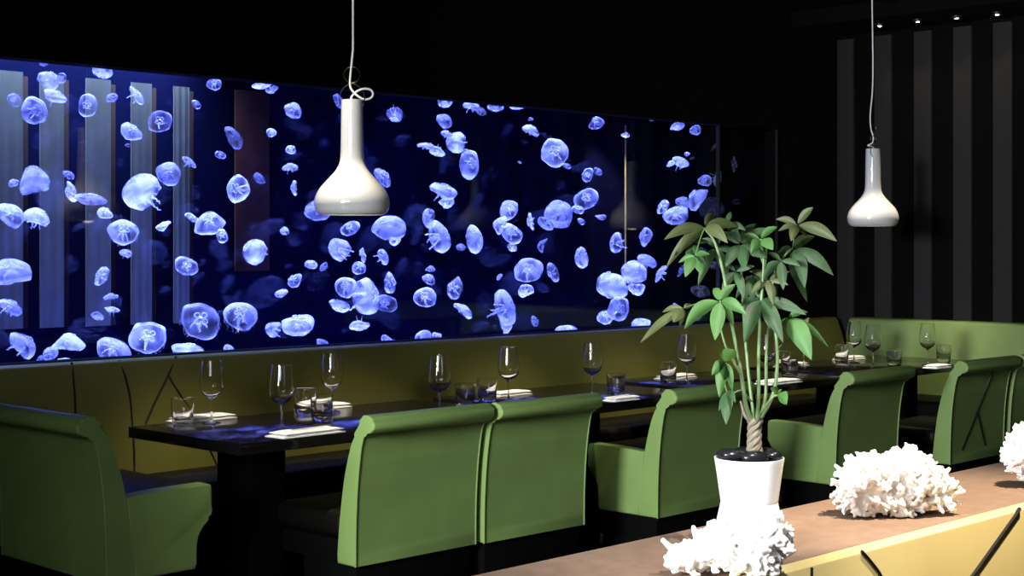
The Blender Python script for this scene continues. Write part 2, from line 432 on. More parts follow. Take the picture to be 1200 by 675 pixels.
for i, (px, py, l, w, a, lb) in enumerate(naps):
    o = obj('napkin', napkin_bm(l, w, i*3.7), M['linen'], ang=60)
    o.location = P(px, py, TT+.0005); o.rotation_euler = (0, 0, R(a)); tag(o, lb, 'napkin', 'folded napkins on the tables'); NAP.append(o)
def knife(n, off, lb):
    t = thing('dinner_knife', lb, 'knife', (0, 0, 0), 0, 'knives on the napkins')
    bm = NB(); box(bm, -.10, .0, -.0055, .0055, 0, .006, .002); obj('handle', bm, M['metal'], t)
    bm = NB(); prism(bm, [(-.007, .002), (.007, .002), (.007, .0035), (-.007, .0035)], .0, .10, 0); obj('blade', bm, M['metal'], t)
    o = NAP[n]; t.location = o.location+Vector((off[0], off[1], .0235)); t.rotation_euler = (0, 0, o.rotation_euler.z+R(3)); return t
knife(1, (.02, -.01), 'steel knife lying on the napkin nearest us')
knife(0, (-.03, .0), 'steel knife on the napkin behind the leftmost tumbler')
knife(4, (-.02, -.01), 'steel knife on the napkin right of the right front chair')

# ------------------------------------------------------------------ pendant lamps
def shade_bm():
    k = .595*.77/134.                     # metres per photo pixel at the lamp
    pts = [(12.2, 134), (12.6, 120), (13, 95), (13.4, 72), (15, 60), (20, 51), (29, 41), (37, 32), (42, 23), (43.8, 14), (42.5, 6), (39, 1.5), (36, 0)]
    out = spline([(r*k, z*k) for r, z in pts], 5)
    th = .004
    inn = [Vector((max(.002, p[0]-th), p[1])) for p in out[::-1]]
    prof = [(0.004, 134*k+.001), (11*k, 134*k+.001)]+[tuple(p) for p in out]+[tuple(p) for p in inn[:-2]]+[(.004, 133*k)]
    return lathe(NB(), prof, 48), k
def ring(bm, c, r, th, ax=RT, up=UP, n=24, sx=1):
    return tube(bm, [Vector(c)+ax*(r*sx*cos(2*pi*i/n))+up*(r*sin(2*pi*i/n)) for i in range(n)], th, 6, closed=True)
def pendant(px, d, zb, lb, kind):
    base = D(px, 289, d); base.z = zb
    t = thing('pendant_lamp', lb, 'lamp', base, 0, 'pendant lamps')
    bm, k = shade_bm(); Ht = 134*k
    obj('lamp_shade', bm, M['opal'], t, ang=50)
    bm = NB(); bmesh.ops.create_uvsphere(bm, u_segments=20, v_segments=12, radius=.03, matrix=Matrix.Translation((0, 0, .07))); obj('bulb', bm, M['bulb'], t)
    top = ZC-zb
    if kind:
        p = [(.0, 0, Ht-.005), (-.002, 0, Ht+.012), (.02, .0, Ht+.035), (.05, .0, Ht+.045), (.075, .004, Ht+.04), (.083, .006, Ht+.022), (.07, .006, Ht+.006), (.045, .004, Ht+.004), (.018, -.003, Ht+.02), (-.004, -.004, Ht+.045), (-.008, 0, Ht+.075), (-.004, 0, Ht+.12), (.004, 0, Ht+.2), (.004, 0, top)]
        w = [RT*a+FW*b+UP*c for a, b, c in p]
        obj('cord', tube(NB(), spline(w[:-1], 6)+[w[-1]], .0042, 8), M['cord'], t)
        bm = NB()
        ring(bm, UP*(Ht+.1), .032, .0022)
        tube(bm, spline([RT*(-.046)+UP*(Ht-.02), RT*(-.05)+UP*(Ht+.01), RT*(-.036)+UP*(Ht+.045), RT*(0)+UP*(Ht+.066), RT*(.036)+UP*(Ht+.045), RT*(.05)+UP*(Ht+.01), RT*(.046)+UP*(Ht-.02)], 6), .0022, 6)
        tube(bm, [RT*(-.046)+UP*(Ht-.02), RT*(-.04)+UP*(Ht-.022)], .004, 6); tube(bm, [RT*(.046)+UP*(Ht-.02), RT*(.04)+UP*(Ht-.022)], .004, 6)
        obj('wire_hanger', bm, M['wire'], t)
    else:
        p = [(.0, 0, Ht-.005), (.0, 0, Ht+.012), (-.03, .0, Ht+.02), (-.004, .0, Ht+.035), (.002, 0, Ht+.07), (-.012, 0, Ht+.12), (-.016, 0, Ht+.2), (-.004, 0, Ht+.33), (0, 0, Ht+.5), (-.006, 0, top)]
        w = [RT*a+FW*b+UP*c for a, b, c in p]
        obj('cord', tube(NB(), spline(w, 6), .004, 8), M['cord'], t)
        bm = NB()
        for q, hh in enumerate((.03, .06, .09, .12)): ring(bm, UP*(Ht+hh)+RT*(.002), .017, .0026, ax=(RT if q % 2 else FW))
        tube(bm, spline([RT*(-.02)+UP*(Ht+.02)-FW*.03, RT*(-.022)+UP*(Ht-.03)-FW*.04, RT*(-.012)+UP*(Ht-.05)-FW*.042], 5), .003, 6)
        obj('hanging_chain', bm, M['wire'], t)
    bm = lathe(NB(), [(0, top-.0), (.045, top), (.045, top-.025), (.01, top-.04), (0, top-.04)], 24); obj('ceiling_rose', bm, M['wire'], t)
    l = bpy.data.lights.new('pendant_bulb', 'POINT'); l.energy = .35; l.color = (1, .78, .52); l.shadow_soft_size = .03
    lo = bpy.data.objects.new('pendant_bulb_light', l); C.objects.link(lo); lo.location = base+UP*.02
    return t
pendant(412.5, 6.05, 1.44+37/1780*6.05, 'white bottle-shaped glass pendant lamp hanging before the aquarium, with looped cord', 1)
pendant(1023, 9.0, 1.44+24/1780*9.0, 'smaller-looking white glass pendant lamp on the right, before the dark slatted wall', 0)

# ------------------------------------------------------------------ ledge with mustard panel
LZ = .80; LY0, LY1 = P(907, 675, LZ).y, P(760, 630, LZ).y
dv = thing('room_divider', 'low divider with brown top and mustard leather face in the foreground', 'divider', (3, LY0, 0))
local(obj('leather_face', box(NB(), 1.2, 6.2, LY0, LY0+.05, .1, LZ, .004), M['mustard']), dv)
local(obj('core', box(NB(), 1.2, 6.2, LY0+.051, LY1-.01, 0, LZ-.021, .003), M['plinth']), dv)
local(obj('ledge_top', box(NB(), 1.19, 6.21, LY0+.051, LY1, LZ-.02, LZ, .003), M['runner']), dv)
for pts in ([(951, 665), (951, 690), (952, 720)], [(1010, 646), (1022, 660), (1033, 676), (1040, 700)], [(1195, 596), (1168, 634), (1138, 676), (1120, 700)]):
    local(obj('seam_line', tube(NB(), spline([Q(a, b, LY0-.0005) for a, b in pts], 4), .0036 if pts[0][0] < 1100 else .005, 6), M['piping']), dv)

# ------------------------------------------------------------------ corals
def ico(n):
    bm = NB(); bmesh.ops.create_icosphere(bm, subdivisions=n, radius=1); bm.verts.index_update()
    r = ([tuple(v.co) for v in bm.verts], [tuple(v.index for v in f.verts) for f in bm.faces]); bm.free(); return r
ICO1, ICO3 = ico(1), ico(3)
def coral(label, loc, spheres, n, seed, rz=0, spikes=()):
    """spheres: lobes (x,y,z,rx,ry,rz); branches sprout from each lobe"""
    rnd = random.Random(seed); VV = []; FF = []
    def ball(p, r, t=None):
        tv, tf = t or ICO1; n0 = len(VV)
        VV.extend((p[0]+v[0]*r, p[1]+v[1]*r, p[2]+v[2]*r) for v in tv); FF.extend((a+n0, b+n0, c+n0) for a, b, c in tf)
    def branch(a, b, r0, r1):
        L = (b-a).length; k = max(2, int(L/(.6*min(r0, r1))))
        k = min(k, 8)
        for i in range(k+1): ball(a.lerp(b, i/k), r0+(r1-r0)*i/k)
    tot = sum(s[3]*s[4] for s in spheres)
    for s in spheres:
        c = Vector(s[:3]); rad = Vector(s[3:6])
        n0 = len(VV); VV.extend((c.x+v[0]*rad.x*.6, c.y+v[1]*rad.y*.6, c.z+v[2]*rad.z*.6) for v in ICO3[0]); FF.extend((a+n0, b+n0, c_+n0) for a, b, c_ in ICO3[1])
        for i in range(int(n*s[3]*s[4]/tot)):
            d = Vector((rnd.gauss(0, 1), rnd.gauss(0, 1), rnd.gauss(.25, 1))).normalized()
            if d.z < -.8: d.z = -d.z
            e = Vector((d.x*rad.x, d.y*rad.y, d.z*rad.z)); f = rnd.uniform(.82, 1.1)
            a = c+e*.5; b = c+e*f
            if b.z < .012: continue
            branch(a, b, .0095, .006)
            for q in range(rnd.randint(2, 4)):
                o = Vector((rnd.gauss(0, 1), rnd.gauss(0, 1), rnd.gauss(.2, 1))).normalized()*rnd.uniform(.006, .013)
                if (b+o).z > .008: branch(b, b+o, .0058, rnd.uniform(.0032, .0058))
    for a, b in spikes: branch(Vector(a), Vector(b), .011, .006)
    me = bpy.data.meshes.new('coral_src'); me.from_pydata(VV, [], FF); me.update()
    o = bpy.data.objects.new('coral_src', me); C.objects.link(o)
    md = o.modifiers.new('r', 'REMESH'); md.mode = 'VOXEL'; md.voxel_size = .0026; md.use_smooth_shade = True
    dg = bpy.context.evaluated_depsgraph_get(); me2 = bpy.data.meshes.new_from_object(o.evaluated_get(dg))
    bpy.data.objects.remove(o); me2.name = 'coral'; me2.materials.clear(); me2.materials.append(M['coral'])
    mz = min(v.co.z for v in me2.vertices)
    for v in me2.vertices: v.co.z -= mz
    o = bpy.data.objects.new('coral', me2); C.objects.link(o); o.location = loc; o.rotation_euler = (0, 0, rz)
    return tag(o, label, 'coral', 'white corals on the ledge')
RZ = A-pi/2      # corals modelled facing the room's viewer side: local x along RT, y along FW
coral('whole white branching coral standing in the middle of the brown ledge', P(1048, 604, LZ),
      [(-.065, 0, .068, .078, .062, .078), (.03, .01, .082, .085, .065, .076), (.105, .015, .055, .052, .045, .05), (.0, 0, .03, .07, .05, .035)], 560, 4, RZ,
      [((-.1, 0, .06), (-.147, .0, .09)), ((-.1, 0, .05), (-.14, -.02, .05)), ((.12, 0, .06), (.165, 0, .062)), ((.1, 0, .08), (.13, .0, .115)), ((-.09, 0, .1), (-.115, 0, .145)), ((.04, 0, .12), (.05, 0, .168)), ((-.02, -.02, .11), (-.015, -.02, .155))])
coral('white coral with a rounded lobe, at the foot of the white pot', P(858, 675, LZ),
      [(.06, 0, .075, .058, .05, .05), (-.02, .01, .05, .062, .05, .05), (-.085, .0, .03, .04, .035, .033), (.03, .0, .03, .06, .045, .034)], 430, 9, RZ,
      [((-.09, 0, .03), (-.135, -.01, .075)), ((-.09, 0, .03), (-.12, .01, .045)), ((-.06, 0, .05), (-.075, 0, .098)), ((-.04, 0, .05), (-.045, 0, .105))])
coral('white coral at the right picture edge, cut off by it', P(1204, 571, LZ),
      [(.0, 0, .11, .055, .05, .058), (-.015, 0, .075, .055, .05, .04), (.01, 0, .03, .03, .03, .03), (.06, 0, .13, .05, .045, .05)], 340, 15, RZ, [])

# ------------------------------------------------------------------ potted tree
PX, PD = 878, 3.255
pb = D(PX, 289, PD); pb.z = LZ
K = PD/FPX
tree = thing('potted_tree', 'money tree with braided trunk and drooping leaves in a waisted white pot', 'plant', pb)
out = spline([(.074, 0), (.078, .004), (.0745, .03), (.067, .065), (.0612, .092), (.0615, .098), (.066, .13), (.071, .165), (.0745, .186)], 4)
inn = [(.0745, .1885), (.072, .1885), (.0695, .17), (.064, .15), (0, .15)]
pot = obj('pot', lathe(NB(), [(0, 0)]+[tuple(p) for p in out]+inn, 56), M['pot'], tree, ang=30); pot['label'] = 'white waisted ceramic pot'
obj('soil', lathe(NB(), [(0, .151), (.0655, .151), (.0675, .178), (.03, .181), (0, .181)], 32), M['soil'], pot)
rnd = random.Random(5)
for i, (a, b, rx, ry, rz_, s) in enumerate([(-.038, -.022, .029, .022, .015, 1), (.005, -.042, .033, .02, .014, 1), (.046, -.018, .023, .018, .013, 1), (-.045, .018, .024, .018, .012, 1), (.04, .026, .028, .019, .013, 1), (-.003, .045, .027, .017, .013, 1)]):
    bm = NB(); bmesh.ops.create_icosphere(bm, subdivisions=3, radius=1)
    for v in bm.verts: v.co = Vector((v.co.x*rx, v.co.y*ry, v.co.z*rz_))*(1+.08*noise.noise(v.co*1.5+Vector((i*3, 0, 0))))
    o = obj('pebble', bm, M['pebble']); o.location = pb+RT*a+FW*b+UP*(.1815+rz_*.93); o.rotation_euler = (rnd.uniform(-.1, .1), rnd.uniform(-.1, .1), RZ+rnd.uniform(-.4, .4))
    tag(o, ['black pebble at the left front of the white pot', 'wide black pebble at the front of the white pot', 'small black pebble at the right front of the pot', 'black pebble at the left rear of the pot', 'black pebble at the right rear behind the trunk', 'black pebble behind the braided trunk'][i], 'pebble', 'black pebbles in the pot')
def TP(px, py, dd=0): return D(px, py, PD+dd)-tree.location
def T0(x, y, z): return RT*x+FW*y+UP*z
tz0 = .178; ztop = TP(885, 492).z; tx = (885-PX)*K
for s in range(4):
    w = []
    for i in range(41):
        u = i/40; a = 2*pi*(s/4+u*1.5)
        rr = .0085*(1+.5*(1-u)**4+.3*max(0, u-.8)/.2)
        w.append(T0(tx+rr*cos(a)-.002*sin(u*3), rr*sin(a), tz0+(ztop-tz0)*u-.004*(1-u)))
    obj('trunk_strand', tube(NB(), w, [.0088-.0018*(i/40) for i in range(41)], 8), M['trunk'], tree)
stems = [
 ([(882, 496, 0), (874, 474, -.02), (868, 435, -.03), (857, 377, -.03), (848, 322, -.02), (838, 285, -.02), (826, 268, -.02)], .0052),
 ([(884, 496, 0), (881, 469, .01), (876, 425, .02), (872, 377, .03), (869, 318, .03), (868, 288, .02)], .0048),
 ([(886, 496, 0), (889, 465, -.01), (889, 416, -.02), (891, 367, -.02), (895, 308, -.01), (891, 280, 0)], .0048),
 ([(888, 496, 0), (906, 462, .0), (911, 425, -.01), (909, 391, -.02), (902, 350, -.01), (901, 329, -.01)], .0048),
 ([(888, 494, .01), (897, 466, .03), (898, 420, .04), (902, 370, .04), (908, 320, .03), (921, 298, .03), (929, 291, .03)], .0044),
 ([(868, 438, -.03), (858, 420, -.04), (850, 404, -.05), (843, 375, -.055), (844, 352, -.06)], .0038),
 ([(883, 494, 0), (874, 488, -.01), (868, 470, -.01)], .006),
 ([(887, 494, -.01), (893, 482, -.02), (905, 466, -.03), (911, 463, -.04)], .0042),
 ([(880, 470, 0), (868, 458, -.03), (856, 462, -.05), (850, 452, -.06), (850, 427, -.06)], .0028),
]
for pts, r in stems:
    w = spline([TP(*p) for p in pts], 6); n = len(w)
    obj('stem', tube(NB(), w, [r*(1.15-.65*i/n)*.82 for i in range(n)], 8), M['trunk' if r > .0055 else 'stem'], tree)
def leaflet(bm, a, b, wd, droop, roll, seed):
    """one blade from a to b, folded along its rib and bent"""
    ax = b-a; L = ax.length; t = ax.normalized()
    view = (a+tree.location-CAM).normalized()
    side = t.cross(view).normalized(); nrm = side.cross(t).normalized()
    side = (side*cos(roll)+nrm*sin(roll)).normalized(); nrm = side.cross(t).normalized()
    n = 12; rows = []
    for i in range(n+1):
        u = i/n
        prof = (sin(pi*min(1, u**.8*1.0)))**.85 if 0 < u < 1 else 0
        w = wd*L*.5*prof
        c = a+ax*u+nrm*(droop*L*sin(pi*u))+UP*(.10*L*sin(pi*u))
        rows.append([c+side*(w*k)+nrm*(abs(k)**1.3*w*.35+.04*w*sin(u*22+seed)*abs(k)) for k in (-1, -.5, 0, .5, 1)])
    vs = [[bm.verts.new(p) for p in r] for r in rows]
    for i in range(n):
        for k in range(4): bm.faces.new((vs[i][k], vs[i][k+1], vs[i+1][k+1], vs[i+1][k]))
clusters = [
 ((934, 263, .03), (929, 291, .03), [(953, 243, -.02, .34), (981, 283, -.04, .3), (909, 257, .03, .3), (927, 283, -.05, .34), (946, 278, .04, .3), (912, 271, .0, .3)], 'leaf3'),
 ((929, 291, .03), None, [(977, 323, -.04, .3), (943, 338, -.05, .34), (946, 354, .02, .28), (955, 277, .05, .3), (975, 320, .05, .26), (906, 303, .05, .34)], 'leaf'),
 ((826, 265, -.02), None, [(778, 281, -.03, .26), (853, 285, -.06, .34), (796, 296, -.03, .36), (780, 315, .02, .18), (866, 266, .03, .3), (838, 250, .05, .3)], 'leaf3'),
 ((868, 286, .02), None, [(899, 302, -.05, .42), (904, 268, .0, .34), (850, 313, -.04, .38), (842, 272, .03, .32), (872, 316, -.06, .34), (886, 262, .05, .3)], 'leaf'),
 ((844, 352, -.06), None, [(802, 386, -.04, .3), (875, 369, -.05, .36), (838, 399, -.06, .32), (862, 333, .03, .34), (836, 338, .05, .34), (860, 384, .0, .3)], 'leaf2'),
 ((815, 300, -.03), (826, 267, -.02), [(803, 325, -.04, .42), (822, 322, -.05, .3), (795, 308, .02, .3), (832, 298, -.04, .3)], 'leaf2'),
 ((801, 361, -.04), (838, 357, -.055), [(750, 402, -.02, .17), (789, 378, -.04, .5), (812, 358, .02, .4), (797, 383, .02, .36), (776, 366, .03, .26)], 'leaf3'),
 ((891, 350, -.02), None, [(918, 402, -.05, .3), (945, 369, -.03, .26), (872, 403, -.05, .33), (880, 334, .02, .3), (903, 386, -.02, .3), (866, 360, .04, .3)], 'leaf'),
 ((923, 372, -.02), (909, 388, -.02), [(951, 422, -.06, .42), (971, 407, -.01, .16), (912, 388, .02, .36), (925, 398, .03, .3), (947, 366, .03, .26)], 'leaf2'),
 ((882, 322, .03), (872, 350, .03), [(874, 378, -.03, .26), (862, 350, .0, .3), (906, 345, .0, .28), (895, 374, .02, .28)], 'leaf'),
 ((901, 328, -.01), None, [(924, 334, -.03, .26), (880, 344, -.02, .32), (926, 318, .03, .28), (906, 358, -.04, .36), (878, 318, .04, .3)], 'leaf3'),
 ((891, 280, 0), None, [(911, 266, -.03, .34), (868, 277, .03, .3), (906, 293, -.05, .46), (880, 298, -.04, .4), (896, 316, .0, .3)], 'leaf2'),
 ((850, 424, -.06), None, [(834, 440, -.04, .4), (861, 410, -.07, .4), (843, 466, -.06, .3), (858, 458, -.02, .3), (846, 412, -.02, .34)], 'leaf2'),
 ((852, 458, -.06), None, [(851, 498, -.05, .34), (842, 482, -.03, .22), (862, 472, -.06, .26)], 'leaf'),
 ((911, 462, -.04), None, [(922, 474, -.06, .44), (904, 454, -.03, .4), (916, 456, .0, .4)], 'leaf2'),
 ((838, 290, .04), (838, 286, -.02), [(818, 335, .02, .26), (854, 330, .03, .3), (866, 300, .0, .3), (822, 280, .03, .34)], 'leaf'),
]
clusters += [
 ((852, 262, .03), (843, 284, -.02), [(832, 262, .0, .3), (874, 270, -.03, .32), (856, 248, .03, .32), (868, 284, -.03, .34)], 'leaf'),
 ((812, 285, .01), (826, 268, -.02), [(790, 300, -.02, .3), (806, 318, -.03, .3), (828, 312, -.04, .32), (832, 284, .0, .3)], 'leaf'),
 ((915, 305, .0), (908, 320, .03), [(894, 330, -.04, .3), (938, 312, -.03, .3), (918, 340, -.04, .3), (900, 296, .02, .32)], 'leaf'),
 ((862, 318, .0), (872, 345, .03), [(846, 342, -.03, .32), (872, 350, -.04, .3), (884, 312, -.02, .32), (848, 308, .0, .32)], 'leaf'),
 ((934, 395, .02), (910, 410, -.01), [(955, 388, .0, .3), (948, 372, .02, .3), (930, 380, -.02, .3)], 'leaf3'),
]
rnd = random.Random(11)
for i, (c, st, tips, mm) in enumerate(clusters):
    bm = NB(); cc = TP(*c)
    for k, (x, y, dd, wd) in enumerate(tips):
        b = TP(x, y, c[2]+dd); a = cc.lerp(b, .04)
        leaflet(bm, a, b, wd, rnd.uniform(-.08, .08), rnd.uniform(-.5, .5), i*7+k)
    if st: tube(bm, spline([TP(*st), (TP(*st)+cc)/2+UP*.006, cc], 4), .0016, 6)
    o = obj('compound_leaf', bm, M[mm], tree, ang=70)

# ------------------------------------------------------------------ aquarium
TY0, TY1 = 5.73, 6.45
aq = thing('aquarium', 'wall-wide aquarium of dark blue water full of jellyfish', 'aquarium', (4.7, TY0, TZ0))
local(obj('front_pane', box(NB(), TX0, TX1, YT+.085, YT+.099, TZ0, TZ1), M['pane'], smooth=False), aq)
local(obj('water', box(NB(), TX0-.1, TX1+.55, TY0, TY1, TZ0-.2, TZ1+.2), M['water'], smooth=False), aq)
local(obj('rear_pane', box(NB(), TX0-.1, TX1+.6, TY1+.01, TY1+.022, TZ0-.2, TZ1+.2), M['pane'], smooth=False), aq)
local(obj('pane_joint', box(NB(), 0, .012, YT+.06, YT+.084, TZ0, TZ1), M['frame'], smooth=False), aq).location = Vector((Q(852, 200, YT).x, 0, 0))
local(obj('tank_floor', box(NB(), TX0-.1, TX1+.6, YT+.105, 6.69, TZ0-.3, TZ0-.24), M['tankback'], smooth=False), aq)
struct(obj('wall_behind', box(NB(), TX0-.3, XR, 6.7, 6.76, .5, ZC), M['tankback'], smooth=False))
YP = 6.6
def zp(px, py): return Q(px, py, YP).z
for i, (a, b) in enumerate([(-6, 27), (47, 75), (101, 130), (154, 178), (204, 222)]):
    xa, xb = Q(a, 200, YP).x, Q(b, 200, YP).x
    zt, zb_ = zp((a+b)/2, 82+.092*(a+b)/2), zp((a+b)/2, 386-.035*(a+b)/2)
    nm = ['leftmost', 'second', 'third', 'fourth', 'fifth'][i]
    t = thing('curtain_strip', '%s pale grey hanging strip behind the aquarium%s' % (nm, '' if i == 0 else ' from the left'), 'curtain', ((xa+xb)/2, YP, zb_), 0, 'pale strips behind the aquarium')
    hw = (xb-xa)/2; bm = NB()
    n = 16; pr = []
    for k in range(n+1):
        u = k/n; pr.append(Vector((-hw+2*hw*u, .002*sin(u*pi*5), 0)))
    va = [bm.verts.new(p) for p in pr]; vb = [bm.verts.new(p+Vector((0, .008, 0))) for p in pr]
    vc = [bm.verts.new(p+Vector((0, 0, zt-zb_))) for p in pr]; vd = [bm.verts.new(p+Vector((0, .008, zt-zb_))) for p in pr]
    for k in range(n):
        bm.faces.new((va[k], va[k+1], vc[k+1], vc[k])); bm.faces.new((vb[k], vd[k], vd[k+1], vb[k+1])); bm.faces.new((va[k], vb[k], vb[k+1], va[k+1])); bm.faces.new((vc[k], vc[k+1], vd[k+1], vd[k]))
    bm.faces.new((va[0], vc[0], vd[0], vb[0])); bm.faces.new((va[n], vb[n], vd[n], vc[n]))
    obj('cloth', bm, M['pale'], t)
    obj('shadow_edge', box(NB(), hw, hw+.026, 0, .01, 0, zt-zb_-.02, .002), M['edge'], t)  # shadow along the right side of the cloth, painted as a strip
xa, xb = Q(276, 200, YP).x, Q(316, 200, YP).x
t = obj('curtain_strip', box(NB(), -(xb-xa)/2, (xb-xa)/2, 0, .012, 0, .95, .003), M['rust']); t.location = ((xa+xb)/2, YP, zp(300, 107)-.95)
tag(t, 'dim rust-brown hanging strip behind the aquarium, left of the left pendant lamp', 'curtain', 'brown strips behind the aquarium')
q0, q1 = Q(733, 147, YP), Q(733, 345, YP)
t = obj('metal_rod', tube(NB(), [(0, 0, 0), (0, 0, q0.z-q1.z)], .0062, 10), M['brass']); t.location = q1
tag(t, 'thin bright upright rod behind the aquarium, left of the potted tree', 'rod')

# ------------------------------------------------------------------ jellyfish
def bell_bm(h, tuck, seed, seg=40, rows=13):
    bm = NB(); rings = []
    def pt(u, a, inner):
        r = sin(u*pi/2)**.85 if u < .86 else 1.0*sin(.86*pi/2)**.85 + (u-.86)*(-.55*tuck*2)
        z = h*cos(min(u, 1)*pi/2*1.0)-(.16*h if u > .86 else 0)*(u-.86)/.14*tuck
        if inner: r *= .95; z -= .1*h+.04
        s = 1+.025*cos(8*a)*max(0, u-.6)/.4
        v = Vector((r*cos(a)*s, r*sin(a)*s, z))
        k = int(seed) % 6
        if k == 1: v.z -= .42*v.x*v.x                       # folded like a saddle cloth
        if k == 2: v.x += .45*(h*.6-v.z)*max(0, v.x+.2); v.y *= .85   # one side of the margin flares out
        if k == 3: v.x *= .72; v.z -= .2*v.y*v.y; v.x += .22*v.z     # leaning, narrow
        if k == 4: v.z += .3*v.x*abs(v.x); v.y *= .9         # twisted edge
        if k == 5: v.x *= 1.08; v.y *= .8; v.z += .16*v.y
        nz = Vector((v.x*.9+seed*9, v.y*.9, v.z*.9))
        v += Vector((noise.noise(nz), noise.noise(nz+Vector((7, 0, 0))), noise.noise(nz+Vector((0, 7, 0)))))*.19*min(1, u+.3)
        return v
    for inner in (0, 1):
        us = [i/rows for i in range(rows+1)]
        if inner: us = us[::-1]
        for u in us:
            if u == 0: rings.append([bm.verts.new(pt(0, 0, inner))])
            else: rings.append([bm.verts.new(pt(u, 2*pi*k/seg, inner)) for k in range(seg)])
    for a, b in zip(rings, rings[1:]):
        for k in range(seg):
            k2 = (k+1) % seg
            if len(a) == 1: bm.faces.new((a[0], b[k], b[k2]))
            elif len(b) == 1: bm.faces.new((a[k2], a[k], b[0]))
            else: bm.faces.new((a[k], b[k], b[k2], a[k2]))
    return bm
def arm_bm(i, h, seed):
    rnd = random.Random(seed*13+i); bm = NB(); a0 = pi/2*i+.4; n = 12; ln = rnd.uniform(.3, .7) if seed % 3 else rnd.uniform(.6, 1.5); rows = []
    for k in range(n+1):
        u = k/n; rr = .1+.42*u*(1-.3*u); a = a0+.5*u*rnd.choice((1, 1, .6))
        c = Vector((rr*cos(a), rr*sin(a), .22*h-u*ln*(.45+.5*h)))
        sd = Vector((-sin(a), cos(a), 0)); w = .12*(1-u*.85)
        rows.append([c+sd*w*j+Vector((cos(a), sin(a), 0))*(.035*sin(k*2.1+j*2)) for j in (-1, -.4, .4, 1)])
    vs = [[[bm.verts.new(p+Vector((cos(a0), sin(a0), 0))*o) for p in r] for r in rows] for o in (0, .03)]
    for s in (0, 1):
        for k in range(n):
            for j in range(3): bm.faces.new((vs[s][k][j], vs[s][k][j+1], vs[s][k+1][j+1], vs[s][k+1][j]))
    for k in range(n):
        for j in (0, 3): bm.faces.new((vs[0][k][j], vs[1][k][j], vs[1][k+1][j], vs[0][k+1][j]))
    return bm
def gonad_bm(i, h):
    a0 = pi/2*i; bm = NB(); c = Vector((.24*cos(a0), .24*sin(a0), h*.93+.035))
    pts = []
    for k in range(15):
        a = a0+pi+.55+(2*pi-1.1)*k/14
        pts.append(c+Vector((.13*cos(a), .13*sin(a), -.06*h*(abs(cos(a-a0))))))
    return tube(bm, pts, .032, 6)
def fringe_bm(h, seed):
    rnd = random.Random(seed+77); bm = NB()
    for k in range(26):
        a = 2*pi*k/26+rnd.uniform(-.08, .08); r = rnd.uniform(.9, .97); ln = rnd.uniform(.1, .34)
        p = Vector((r*cos(a), r*sin(a), -.12*h)); s = rnd.uniform(-.12, .12)
        tube(bm, [p, p+Vector((s*.3, .03, -ln*.5)), p+Vector((s, -.02, -ln))], [.012, .009, .004], 4)
    return bm
SH = {'f': (.32, .3), 'm': (.55, .7), 'c': (1.05, 1.0)}
MESH = {}
def part_mesh(key, fn, m):
    if key not in MESH:
        bm = fn(); bmesh.ops.recalc_face_normals(bm, faces=bm.faces); me = bpy.data.meshes.new(key[0]); bm.to_mesh(me); bm.free(); me.shade_smooth(); me.materials.append(m); MESH[key] = me
    return MESH[key]
def child(name, me, par):
    o = bpy.data.objects.new(name, me); C.objects.link(o); o.parent = par; return o
